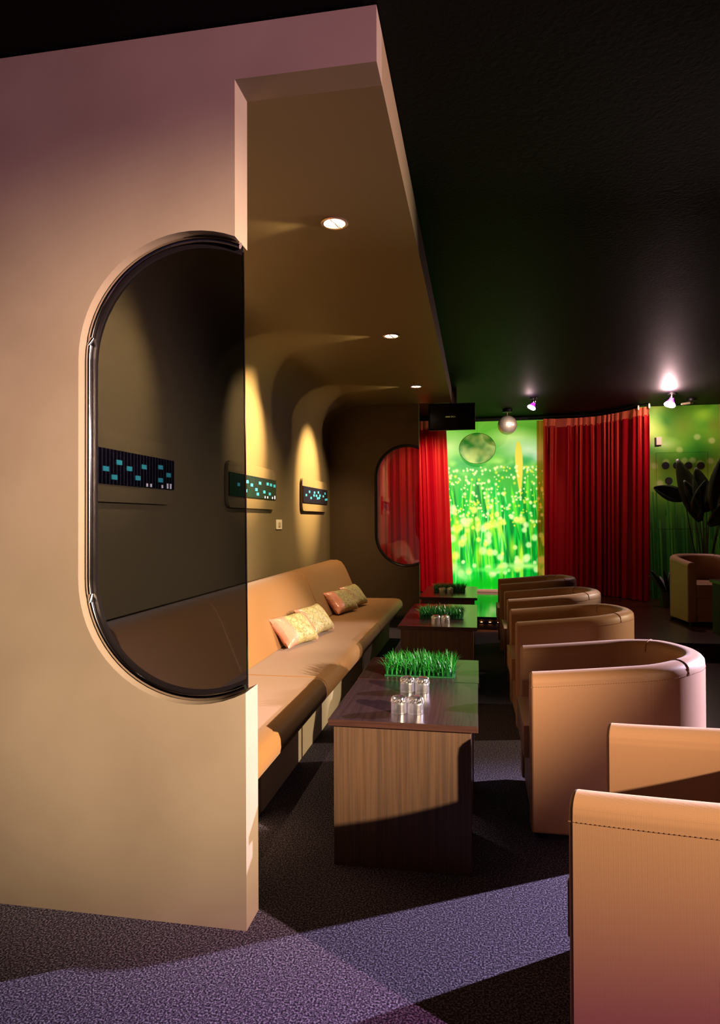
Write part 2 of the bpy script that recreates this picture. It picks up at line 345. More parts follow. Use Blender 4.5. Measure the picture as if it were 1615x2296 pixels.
# ------------------------------------------------------------------ printed grass murals (picture computed here)
def paint_mural(W, H, seed, blurry=False):
    rs = np.random.RandomState(seed)
    v, u = np.mgrid[0:H, 0:W]; v = v/(H-1.0); u = u/(W-1.0)      # v=0 top
    asp = 1.0
    def blob(cx, cy, rx, ry, col, a, soft=0.5):
        d = np.sqrt(((u-cx)/rx)**2+((v-cy)/ry)**2)
        k = np.clip((1-d)/soft, 0, 1)[..., None]*a
        img[:] = img*(1-k)+np.array(col, float)*k
    img = np.zeros((H, W, 3)); img[:] = (112, 196, 60)
    if not blurry:
        top = np.array((104, 176, 48.)); mid = np.array((60, 190, 60.)); bot = np.array((0, 205, 50.))
        t = np.clip(v/0.45, 0, 1)[..., None]; img[:] = top*(1-t)+mid*t
        t = np.clip((v-0.4)/0.3, 0, 1)[..., None]; img[:] = img*(1-t)+bot*t
        blob(0.1, 0.0, 0.35, 0.12, (90, 190, 50), 0.7, 1); blob(0.95, 0.05, 0.35, 0.1, (80, 150, 40), 0.8, 1)
        blob(0.7, 0.1, 0.3, 0.07, (215, 245, 140), 0.9, 1); blob(0.85, 0.17, 0.35, 0.09, (225, 248, 200), 0.9, 1)
        blob(0.95, 0.22, 0.2, 0.05, (240, 245, 235), 0.9, 1)
        blob(0.10, 0.14, 0.34, 0.13, (215, 250, 150), 0.95, 1); blob(0.0, 0.05, 0.2, 0.12, (150, 230, 90), 0.8, 1)
        for k in range(60): blob(rs.rand(), 0.2+0.12*rs.rand(), 0.05+0.05*rs.rand(), 0.02+0.02*rs.rand(), rs.choice([0, 1]) and (190, 240, 110) or (50, 170, 70), 0.5, 0.9)
        blob(0.5, 0.3, 0.5, 0.05, (40, 170, 60), 0.5, 1)
        # blades
        for k in range(230):
            x0 = rs.rand()*1.1-0.05; y0 = 0.30+0.45*rs.rand(); L = 0.15+0.35*rs.rand(); lean = (rs.rand()-0.35)*0.12
            wd = 0.006+0.016*rs.rand()
            dark = rs.rand()
            col = ((0, 120+40*rs.rand(), 40), (0, 190, 60), (110, 240, 50), (170, 250, 70), (150, 250, 130))[int(rs.choice(5, p=[.30, .24, .18, .14, .14]))]
            if x0 > 0.62 and rs.rand() < 0.5: col = (0, 125, 40)
            s = (v-y0)/L; cx = x0+lean*s
            wl = wd*np.clip(s*4, 0.05, 1)
            k_ = np.clip((wl-np.abs(u-cx))/(0.004+0.3*wd), 0, 1)*((s > 0) & (s < 1))*np.clip((1-s)*3, 0, 1)*0.85
            img[:] = img*(1-k_[..., None])+np.array(col, float)*k_[..., None]
        # tall yellow leaf
        s = (v-0.12)/0.36; wl = 0.038*np.clip(np.sin(np.clip(s, 0, 1)**0.6*math.pi), 0, 1); cx = 0.755+0.02*s
        k_ = (np.clip((wl-np.abs(u-cx))/0.006, 0, 1)*((s > 0) & (s < 1)))[..., None]
        img[:] = img*(1-k_)+np.array((235, 220, 70.))*k_
        # dew drops: small ones in the middle, wide blurred ones below
        for k in range(330):
            y = 0.27+0.36*rs.rand()**1.1; x = rs.rand(); r_ = 0.007+0.010*rs.rand()*(0.5+y)
            blob(x, y, r_*1.25, r_*0.85, (245, 252, 170) if rs.rand() < 0.7 else (225, 235, 60), 0.9, 0.6)
        for k in range(90):
            y = 0.50+0.42*rs.rand(); x = rs.rand(); r_ = 0.014+0.026*rs.rand()
            blob(x, y, r_*1.25, r_*0.85, (225, 255, 165) if rs.rand() < 0.7 else (246, 252, 110), 0.85, 0.5)
        for k in range(14): blob(rs.rand(), 0.55+0.3*rs.rand(), 0.03+0.02*rs.rand(), 0.09, (225, 252, 50), 0.6, 0.8)
        blob(0.1, 0.88, 0.25, 0.045, (180, 255, 130), 0.9, 0.8); blob(0.5, 0.885, 0.3, 0.02, (110, 245, 90), 0.8, 0.8)
        blob(0.8, 0.86, 0.35, 0.025, (190, 255, 130), 0.9, 0.8)
        blob(0.5, 0.97, 0.5, 0.06, (0, 190, 20), 0.9, 0.8); blob(0.25, 0.93, 0.1, 0.04, (160, 255, 130), 0.8, 0.8)
    else:
        img[:] = (96, 150, 30)
        for k in range(60):
            c = [(150, 190, 40), (60, 140, 20), (190, 205, 90), (30, 110, 20), (120, 120, 30)][rs.randint(5)]
            blob(rs.rand(), rs.rand()*1.0, 0.12+0.15*rs.rand(), 0.04+0.06*rs.rand(), c, 0.5, 1)
        blob(0.12, 0.13, 0.25, 0.1, (225, 240, 120), 0.8, 1); blob(0.3, 0.2, 0.25, 0.05, (225, 225, 160), 0.7, 1)
        blob(0.75, 0.25, 0.3, 0.06, (20, 120, 20), 0.6, 1)
        for x, y in ((.72, .165), (.9, .185), (.18, .31), (.33, .29), (.56, .285), (.66, .285), (.75, .30), (.88, .29), (.25, .40), (.5, .23)):
            blob(x, y, 0.055, 0.02, (200, 205, 140), 0.6, 0.5)
        t = np.clip((v-0.42)/0.25, 0, 1)[..., None]; img[:] = img*(1-t)+np.array((24, 66, 18.))*t  # bulb's falloff down the wall painted in: lower print darkened
        for k in range(90):
            x0 = rs.rand(); y0 = 0.42+0.3*rs.rand()
            s = (v-y0)/0.4; k_ = (np.clip((0.012-np.abs(u-x0-0.03*s))/0.008, 0, 1)*((s > 0) & (s < 1)))[..., None]*0.6
            img[:] = img*(1-k_)+np.array([(10, 80, 20), (70, 140, 30)][rs.randint(2)], float)*k_
    img = np.clip(img, 0, 255)/255
    return np.where(img <= 0.04045, img/12.92, ((img+0.055)/1.055)**2.4)
def grid_panel(name, W, H, x0, x1, z0, z1, y, pic, m, parent=None, mask=None, thick=0.02):
    me = bpy.data.meshes.new(name)
    xs = np.linspace(x0, x1, W); zs = np.linspace(z1, z0, H)
    vx, vz = np.meshgrid(xs, zs)
    verts = np.stack([vx.ravel(), np.full(W*H, y), vz.ravel()], 1)
    idx = np.arange(W*H).reshape(H, W)
    q = np.stack([idx[:-1, :-1].ravel(), idx[1:, :-1].ravel(), idx[1:, 1:].ravel(), idx[:-1, 1:].ravel()], 1)
    me.from_pydata(verts.tolist(), [], q.tolist())
    ca = me.color_attributes.new('print', 'FLOAT_COLOR', 'POINT')
    c4 = np.ones((W*H, 4), dtype=np.float32); c4[:, :3] = pic.reshape(-1, 3)
    ca.data.foreach_set('color', c4.ravel())
    me.materials.append(m)
    o = bpy.data.objects.new(name, me); COL.objects.link(o)
    s = o.modifiers.new('solid', 'SOLIDIFY'); s.thickness = thick; s.offset = -1 if False else 1
    if parent: o.parent = parent
    return o
def print_mat(name, emis, rough=0.5, dif=1.0):
    m = mat(name, (255, 255, 255), rough, spec=0.3); nt = m.node_tree; b = nt.nodes['Principled BSDF']
    a = nt.nodes.new('ShaderNodeVertexColor'); a.layer_name = 'print'
    mx = nt.nodes.new('ShaderNodeVectorMath'); mx.operation = 'SCALE'; mx.inputs['Scale'].default_value = dif
    nt.links.new(a.outputs[0], mx.inputs[0]); nt.links.new(mx.outputs[0], b.inputs['Base Color'])
    if emis:
        nt.links.new(a.outputs[0], b.inputs['Emission Color']); b.inputs['Emission Strength'].default_value = emis
    return m
mr = thing('grass_mural', 'backlit green grass and dewdrop picture wall between the red curtains', 'mural', (0, 0, 0))
W_, H_ = 240, 400
grid_panel('backlit_print', W_, H_, -0.62, 1.04, 0.20, 2.835, 10.5, paint_mural(W_, H_, 3), print_mat('backlit_print', 0.95, dif=0.3), mr)
obj('bottom_ledge', B(-0.62, 0.96, 10.44, 10.53, 0.158, 0.20), mat('ledge', (214, 170, 140), 0.5), mr, smooth=False, bevel=0.004)
# round disc in front of the mural
dt = thing('round_disc', 'round translucent green disc hung before the top of the backlit grass mural', 'disc', (0.005, 10.36, 2.40))
bm = bmesh.new(); nn = 40
pic = paint_mural(60, 60, 11, True)
dm = bpy.data.materials.new('green_disc'); dm.use_nodes = True; nt = dm.node_tree; b = nt.nodes['Principled BSDF']
tc = nt.nodes.new('ShaderNodeTexCoord'); n = nt.nodes.new('ShaderNodeTexNoise'); n.inputs['Scale'].default_value = 6.0; n.inputs['Detail'].default_value = 1
nt.links.new(tc.outputs['Object'], n.inputs['Vector']); r = nt.nodes.new('ShaderNodeValToRGB'); e = r.color_ramp.elements
e[0].position = 0.36; e[0].color = lin((40, 130, 30)); e[1].position = 0.62; e[1].color = lin((150, 180, 80))
nt.links.new(n.outputs['Fac'], r.inputs[0]); nt.links.new(r.outputs[0], b.inputs['Base Color'])
nt.links.new(r.outputs[0], b.inputs['Emission Color']); b.inputs['Emission Strength'].default_value = 0.55  # disc's own emission stands in for mural light shining through
bm = lathe([(0.0, -0.006), (0.272, -0.006), (0.278, 0.0), (0.272, 0.006), (0.0, 0.006)], 48)
bmesh.ops.rotate(bm, verts=bm.verts, cent=(0, 0, 0), matrix=Matrix.Rotation(math.pi/2, 3, 'X'))
bmesh.ops.scale(bm, verts=bm.verts, vec=(1.0, 1.0, 0.86))
obj('disc_face', bm, dm, dt)
obj('rim', tube([(0.279*math.cos(a), 0, 0.240*math.sin(a)) for a in np.linspace(0, 2*math.pi, 49)[:-1]], 0.004, closed=True, n=6), mat('disc_rim', (60, 120, 40), 0.4), dt)
obj('wire', tube([(0, 0, 0.24), (0, 0, 0.498)], 0.0015, n=5), m_chrome, dt)

# right mural, lit by the ceiling bulb
mr2 = thing('grass_wall_print', 'green blurred leaf print on the wall right of the red curtain, behind the plant', 'mural', (0, 0, 0))
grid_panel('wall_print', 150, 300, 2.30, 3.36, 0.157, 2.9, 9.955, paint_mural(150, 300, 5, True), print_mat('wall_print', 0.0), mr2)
wr = thing('hole_panel', 'flush green panel with round black holes in the leaf print wall', 'panel', (0, 0, 0))
bm = bmesh.new()
pp = [(2.517, 1.15), (2.517, 2.233), (3.20, 2.233), (3.20, 1.15)]
obj('seam', tube([(x, 9.935, z) for x, z in pp], 0.003, closed=True, n=5), m_black, wr)
for (x, z) in ((2.641, 2.052), (2.79, 2.050), (2.945, 2.046), (3.107, 2.043), (2.681, 1.835), (2.95, 1.83)):
    bm = lathe([(0.0, -0.006), (0.05, -0.006), (0.05, 0.006), (0.0, 0.006)], 24, off=(0, 0, 0))
    bmesh.ops.rotate(bm, verts=bm.verts, cent=(0, 0, 0), matrix=Matrix.Rotation(math.pi/2, 3, 'X'))
    bmesh.ops.translate(bm, verts=bm.verts, vec=(x, 9.93, z))
    obj('hole', bm, m_black, wr)
st = thing('wall_sensor', 'small white box with a black backplate on the leaf print wall', 'sensor', (2.545, 9.93, 2.40))
obj('backplate', B(-0.05, 0.01, -0.012, 0.0, -0.075, 0.05), m_blackpl, st, bevel=0.003)
obj('housing', B(-0.035, 0.035, -0.05, -0.013, -0.06, 0.055), mat('sensor_shell', (235, 190, 180), 0.5), st, bevel=0.008)

# ------------------------------------------------------------------ curtains
def curtain(path, z0, z1, amp, wl, m, name, parent, flare=0.0, nz=14, seed=0):
    rs = random.Random(seed)
    pts = [Vector((p[0], p[1], 0)) for p in path]
    seg = [0]
    for a, b in zip(pts, pts[1:]): seg.append(seg[-1]+(b-a).length)
    L = seg[-1]; n = int(L/wl*10); bm = bmesh.new(); rows = []
    phs = [rs.random()*0.9 for _ in range(200)]
    def at(s):
        for i in range(len(seg)-1):
            if s <= seg[i+1] or i == len(seg)-2:
                t = (s-seg[i])/(seg[i+1]-seg[i]); d = (pts[i+1]-pts[i]).normalized()
                return pts[i].lerp(pts[i+1], t), Vector((-d.y, d.x, 0))
    for j in range(nz+1):
        z = z1+(z0-z1)*j/nz; row = []; t = j/nz
        for i in range(n+1):
            s = L*i/n; p, nr = at(s)
            k = s/wl+0.55*math.sin(s*5.3+seed)+0.35*math.sin(s*11.7)+phs[int(s/(3*wl))]*0.2*t
            a = amp*(0.55+0.45*t)*(math.sin(2*math.pi*k)+0.35*math.sin(2*math.pi*k*2.3+1.1+0.6*t))
            q = p+nr*a
            fx = flare*t*(i/n)
            row.append(bm.verts.new((q.x+fx, q.y, z)))
        rows.append(row)
    for a, b in zip(rows, rows[1:]):
        for i in range(n): bm.faces.new((a[i], a[i+1], b[i+1], b[i]))
    o = obj(name, bm, m, parent)
    return o
c1 = thing('red_curtain', 'bright red pleated curtain hanging left of the backlit mural behind the far partition', 'curtain', (0, 0, 0), 0, 'red curtains along the stage')
curtain([(-1.95, 10.3), (-0.47, 10.3)], 0.165, 2.72, 0.022, 0.105, m_red, 'cloth', c1, flare=0.10, seed=1)
curtain([(-1.95, 10.28), (-0.47, 10.28)], 2.70, 2.84, 0.012, 0.105, m_tape, 'heading_tape', c1, nz=2, seed=1)
obj('rail', tube([(-1.95, 10.3, 2.87), (-0.45, 10.3, 2.87)], 0.012), m_blackpl, c1)
rail = [(1.0, 10.36), (1.25, 10.38), (1.5, 10.36), (1.75, 10.28), (1.95, 10.05), (2.1, 9.82), (2.2, 9.6), (2.32, 9.48)]
c2 = thing('red_curtain', 'wide dark red pleated curtain on a curved rail right of the backlit mural', 'curtain', (0, 0, 0), 0, 'red curtains along the stage')
curtain(rail, 0.165, 2.72, 0.030, 0.105, m_crimson, 'cloth', c2, seed=2, nz=18)
curtain(rail, 2.70, 2.83, 0.014, 0.105, m_tape, 'heading_tape', c2, nz=2, seed=2)
obj('rail', tube([(x, y, 2.87) for x, y in rail], 0.012), m_blackpl, c2)
for x, y in ((2.2, 9.6), (2.31, 9.47)): obj('hook', lathe([(0, -0.035), (0.011, -0.03), (0.013, 0.0), (0.009, 0.03), (0, 0.035)], 12, off=(x, y-0.03, 2.83)), m_white, c2)
curtain([(0.90, 10.30), (1.03, 10.32)], 0.165, 2.80, 0.008, 0.06, m_sheer, 'sheer_edge', c2, flare=-0.02, seed=3)
m_backing = mat('dark_red_wall', (70, 14, 14), 0.8)

# ------------------------------------------------------------------ bench
XO = 0.0
prof = [(-1.612, 0.12), (-1.650, 0.80), (-1.640, 0.838), (-1.60, 0.856), (-1.53, 0.856), (-1.480, 0.835), (-1.445, 0.79), (-1.415, 0.73), (-1.36, 0.60), (-1.305, 0.47), (-1.29, 0.443)]
seatp = [(-1.42, 0.29), (-1.40, 0.425), (-1.29, 0.440), (-1.05, 0.440), (-0.88, 0.441), (-0.84, 0.433), (-0.818, 0.418), (-0.805, 0.395), (-0.802, 0.36), (-0.808, 0.335), (-0.825, 0.322), (-0.95, 0.30)]
backp = prof+[(-1.34, 0.42), (-1.40, 0.30), (-1.40, 0.12)]
bn_first = None
ys = [(2.125, 3.480, 'nearest the front wall and seen through the smoked glass'), (3.485, 5.440, 'middle section with the nearer cushions'), (5.445, 7.100, 'far end section with the farther cushions')]
for y0, y1, what in ys:
    t = thing('upholstered_bench', 'orange tan upholstered bench, '+what, 'bench', (-1.2, (y0+y1)/2, 0), 0, 'bench sections along the booth wall')
    dy = (y0+y1)/2
    def rel(P): return [(p[0]+1.2, p[1]) for p in P]
    o = obj('backrest', prism(rel(backp), 'y', y0-dy, y1-dy), m_bench, t, bevel=0.012)
    o = obj('seat', prism(rel(seatp), 'y', y0-dy, y1-dy), m_bench, t, bevel=0.010)
    obj('base', B(-0.38, 0.25, y0-dy+0.01, y1-dy-0.01, 0.0, 0.31), m_base, t, smooth=False)

# ------------------------------------------------------------------ coffee tables
def table(name, x0, x1, y0, y1, label, group):
    t = thing(name, label, 'table', ((x0+x1)/2, (y0+y1)/2, 0), 0, group)
    hx, hy = (x1-x0)/2, (y1-y0)/2
    bm = bmesh.new(); box(bm, -hx, hx, -hy, hy, 0.526, 0.55)
    for fc in bm.faces:
        if abs(fc.calc_center_median().z-0.538) < 0.005: fc.material_index = 1
    obj('tabletop', bm, [m_tabletop, m_tableedge], t, smooth=False, bevel=0.0015)
    obj('front_panel', B(-hx+0.018, hx-0.026, -hy+0.018, -hy+0.036, 0.0, 0.5255), m_tablebase, t, smooth=False, bevel=0.001)
    obj('back_panel', B(-hx+0.018, hx-0.026, hy-0.036, hy-0.018, 0.0, 0.5255), m_tablebase, t, smooth=False, bevel=0.001)
    obj('side_panel', B(-hx+0.018, -hx+0.036, -hy+0.037, hy-0.037, 0.0, 0.5255), m_tabletop, t, smooth=False)
    obj('side_panel', B(hx-0.044, hx-0.026, -hy+0.037, hy-0.037, 0.0, 0.5255), m_tabletop, t, smooth=False)
    return t
G = 'dark wood coffee tables between bench and tub chairs'
table('coffee_table', -0.557, -0.001, 2.411, 3.045, 'dark wenge coffee table nearest the camera with four upturned glasses and a lit walnut front', G)
table('coffee_table', -0.560, 0.003, 3.048, 3.54, 'dark wenge coffee table pushed against the nearest one, under the largest grass tray', G)
table('coffee_table', -0.556, -0.005, 4.60, 5.83, 'dark coffee table in the middle of the row with grass tray and two glasses', G)
table('coffee_table', -0.553, -0.005, 6.33, 7.40, 'dark coffee table farthest away before the stage, with a shaded grass tray', G)

# ------------------------------------------------------------------ upturned glasses
GL = 'upturned glass tumblers on the coffee tables'
def glass_mesh():
    bm = bmesh.new()
    # rim down, thick rounded base up; shallow flutes near the base
    n = 32; prof_o = [(0.0298, 0.0), (0.0305, 0.002), (0.0305, 0.02), (0.0300, 0.040), (0.0300, 0.046), (0.0306, 0.052), (0.0296, 0.060), (0.0260, 0.068), (0.0180, 0.0725), (0.0, 0.0735)]
    prof_i = [(0.0290, 0.0), (0.0285, 0.002), (0.0285, 0.040), (0.0270, 0.048), (0.0200, 0.052), (0.0, 0.053)]
    def ring(r, z, fl, ph=0.0):
        if r < 1e-6: return [bm.verts.new((0, 0, z))]
        out = []
        for k in range(n):
            a = 2*math.pi*k/n; rr = r*(1+fl*(math.cos(8*a+ph)))
            out.append(bm.verts.new((rr*math.cos(a), rr*math.sin(a), z)))
        return out
    O = [ring(r, z, 0.075 if z > 0.044 and r > 0.01 else 0, math.pi*i) for i, (r, z) in enumerate(prof_o)]; I = [ring(r, z, 0) for r, z in prof_i]
    for Q in (O, I):
        for a, b in zip(Q, Q[1:]):
            for k in range(n):
                if len(b) == 1: bm.faces.new((a[k], a[(k+1) % n], b[0]))
                else: bm.faces.new((a[k], a[(k+1) % n], b[(k+1) % n], b[k]))
    for fc in bm.faces:
        c_ = fc.calc_center_median()
        if c_.z > 0.045 and (c_.xy.length > 0.026 or c_.z > 0.056): fc.material_index = 1
    for k in range(n): bm.faces.new((O[0][k], O[0][(k+1) % n], I[0][(k+1) % n], I[0][k]))
    return bm
m_cut = m_glass.copy(); m_cut.name = 'cut_glass_base'
for nd in m_cut.node_tree.nodes:
    if nd.type == 'MIX_SHADER' and abs(nd.inputs[0].default_value-0.10) < 1e-4: nd.inputs[0].default_value = 0.45
    if nd.type == 'BSDF_GLOSSY': nd.inputs['Roughness'].default_value = 0.2
g0 = obj('glass_tumbler', glass_mesh(), [m_glass, m_cut], smooth=False)
g0.location = (-0.304, 2.545, 0.5505); g0.scale = (1.03, 1.03, 0.86)
tag(g0, 'upturned clear tumbler, front left one of the four on the nearest table', 'glass', GL)
def glass(x, y, label, s=1.0):
    c = g0.copy(); COL.objects.link(c); c.location = (x, y, 0.5505); c['label'] = label; c.scale = (1.03*s, 1.03*s, 0.86*s); c.rotation_euler = (0, 0, random.random())
glass(-0.240, 2.548, 'upturned clear tumbler, front right one of the four on the nearest table')
glass(-0.305, 2.862, 'upturned clear tumbler, rear left one of the four on the nearest table')
glass(-0.240, 2.860, 'upturned clear tumbler, rear right one of the four on the nearest table')
glass(-0.297, 4.72, 'upturned tumbler left of its pair before the middle grass tray')
glass(-0.228, 4.73, 'upturned tumbler right of its pair before the middle grass tray')
glass(-0.352, 6.64, 'upturned tumbler left of its pair before the farthest grass tray')
glass(-0.274, 6.64, 'upturned tumbler right of its pair before the farthest grass tray')

# ------------------------------------------------------------------ grass trays
def grass_mat(name, c0, c1):
    m = mat(name, c0, 0.35, spec=0.5); nt = m.node_tree; b = nt.nodes['Principled BSDF']
    oi = nt.nodes.new('ShaderNodeVertexColor'); oi.layer_name = 'tone'
    mx = nt.nodes.new('ShaderNodeMix'); mx.data_type = 'RGBA'; mx.inputs[6].default_value = lin(c0); mx.inputs[7].default_value = lin(c1)
    nt.links.new(oi.outputs[0], mx.inputs[0]); nt.links.new(mx.outputs[2], b.inputs['Base Color']); return m
m_grass = grass_mat('plastic_grass', (0, 56, 26), (40, 150, 46))
m_mat = mat('grass_backing', (10, 90, 40), 0.6)
def grass(x0, x1, y0, y1, h, label, clumps, seed):
    rs = random.Random(seed)
    t = thing('grass_tray', label, 'artificial grass', ((x0+x1)/2, (y0+y1)/2, 0.5505), 0, 'artificial grass trays on the coffee tables')
    hx, hy = (x1-x0)/2, (y1-y0)/2
    obj('backing', B(-hx, hx, -hy, hy, 0, 0.005), m_mat, t, smooth=False)
    me = bpy.data.meshes.new('blades'); V = []; Fc = []; tone = []
    nx, ny = clumps
    for i in range(nx):
        for j in range(ny):
            cx = -hx+0.012+(2*hx-0.024)*i/(nx-1); cy = -hy+0.010+(2*hy-0.02)*j/(ny-1)
            for k in range(12):
                a = rs.random()*2*math.pi; lean = 0.15+1.0*rs.random()**1.2; H = h*(0.5+0.62*rs.random()); wd = 0.0017+0.0012*rs.random()
                dx, dy = math.cos(a), math.sin(a); bx, by = cx+dx*0.004, cy+dy*0.004; tn = rs.random()
                base = len(V); n = 5
                for s in range(n+1):
                    tt = s/n; out = lean*H*(tt**1.8)*0.75; z = 0.004+H*(tt-0.30*lean*tt**2.6)
                    ww = wd*(1-tt**2.2)*1.0+0.0002
                    px, py = bx+dx*out, by+dy*out
                    V.append((px-dy*ww, py+dx*ww, z)); V.append((px+dy*ww, py-dx*ww, z)); tone += [min(1, tn*0.5+tt*0.6)]*2
                for s in range(n):
                    q = base+2*s; Fc.append((q, q+1, q+3, q+2))
    me.from_pydata(V, [], Fc)
    ca = me.color_attributes.new('tone', 'FLOAT_COLOR', 'POINT')
    ca.data.foreach_set('color', np.array([[c, c, c, 1] for c in tone], dtype=np.float32).ravel())
    me.materials.append(m_grass); o = bpy.data.objects.new('blades', me); COL.objects.link(o); o.parent = t
    return t
grass(-0.442, -0.109, 3.12, 3.37, 0.088, 'tallest tray of green plastic grass on the nearest pair of tables', (15, 9), 1)
grass(-0.437, -0.108, 4.95, 5.22, 0.085, 'tray of green plastic grass on the middle coffee table', (14, 9), 2)
grass(-0.445, -0.127, 6.76, 7.05, 0.085, 'dark shaded tray of plastic grass on the farthest coffee table', (13, 8), 3)

# ------------------------------------------------------------------ cushions
m_gold = mat('gold_brocade', (200, 178, 110), 0.5)
nt = m_gold.node_tree; b = nt.nodes['Principled BSDF']; tc = nt.nodes.new('ShaderNodeTexCoord')
vo = nt.nodes.new('ShaderNodeTexVoronoi'); vo.feature = 'DISTANCE_TO_EDGE'; vo.inputs['Scale'].default_value = 26
nn_ = nt.nodes.new('ShaderNodeTexNoise'); nn_.inputs['Scale'].default_value = 14
vm = nt.nodes.new('ShaderNodeVectorMath'); vm.operation = 'MULTIPLY_ADD'; vm.inputs[1].default_value = (0.08, 0.08, 0.08)
nt.links.new(tc.outputs['Object'], nn_.inputs['Vector']); nt.links.new(nn_.outputs['Color'], vm.inputs[0]); nt.links.new(tc.outputs['Object'], vm.inputs[2])
nt.links.new(vm.outputs[0], vo.inputs['Vector'])
r = nt.nodes.new('ShaderNodeValToRGB'); e = r.color_ramp.elements
e[0].position = 0.02; e[0].color = lin((126, 114, 70)); e[1].position = 0.08; e[1].color = lin((172, 158, 112))
nt.links.new(vo.outputs['Distance'], r.inputs[0]); nt.links.new(r.outputs[0], b.inputs['Base Color'])
m_pink = mat('pink_satin', (206, 138, 118), 0.3, spec=0.6, bump=(14, 0.5, 0.02))
def cushion(loc, rot, label, L=0.40, Hh=0.245, T=0.11, cut=-0.42):
    t = thing('cushion', label, 'cushion', loc, 0, 'gold and pink cushions on the bench'); t.rotation_euler = rot
    nu, nv = 36, 24
    parts = {'pattern_cover': (bmesh.new(), m_gold), 'satin_end': (bmesh.new(), m_pink), 'satin_tip': (bmesh.new(), m_pink)}
    def P(i, j, s):
        u = -1+2*i/nu; v = -1+2*j/nv
        e_ = max(0, (1-u**4))*max(0, (1-v**4)); th = T/2*e_**0.5
        pin = 1-0.10*(1-abs(v)**1.5)*abs(u)**2; pin2 = 1-0.12*(1-abs(u)**1.5)*abs(v)**2
        th += 0.004*math.sin(9*u+5*v)*e_
        return (u*L/2*pin, s*th, v*Hh/2*pin2)
    for key, cond in (('satin_end', lambda u, v: u < cut), ('satin_tip', lambda u, v: u > 0.86), ('pattern_cover', lambda u, v: cut <= u <= 0.86)):
        bm = parts[key][0]; cache = {}
        def vv(i, j, s):
            k = (i, j, 0 if (i in (0, nu) or j in (0, nv)) else s)
            if k not in cache: cache[k] = bm.verts.new(P(i, j, s))
            return cache[k]
        for i in range(nu):
            u = -1+2*(i+0.5)/nu
            if not cond(u, 0): continue
            for j in range(nv):
                for s in (1, -1): bm.faces.new((vv(i, j, s), vv(i+1, j, s), vv(i+1, j+1, s), vv(i, j+1, s)))
        obj(key, bm, parts[key][1], t)
    return t
def crot(lean, yaw_, roll_=0.0):
    return (Matrix.Rotation(yaw_, 3, 'Z') @ Matrix.Rotation(lean, 3, 'X') @ Matrix.Rotation(roll_, 3, 'Y')).to_euler()
YW_ = R(90)
cushion((-1.245, 4.37, 0.545), crot(R(-42), R(74)), 'gold patterned cushion with pink satin end, nearest on the bench')
cushion((-1.205, 4.785, 0.55), crot(R(-40), R(80)), 'gold patterned cushion leaning right behind the nearest cushion', cut=-0.86)
cushion((-1.245, 5.94, 0.545), crot(R(-42), R(74)), 'shaded gold patterned cushion with pink end, nearer one of the far pair')
cushion((-1.205, 6.355, 0.55), crot(R(-40), R(80)), 'shaded gold patterned cushion, farthest one on the bench', cut=-0.86)

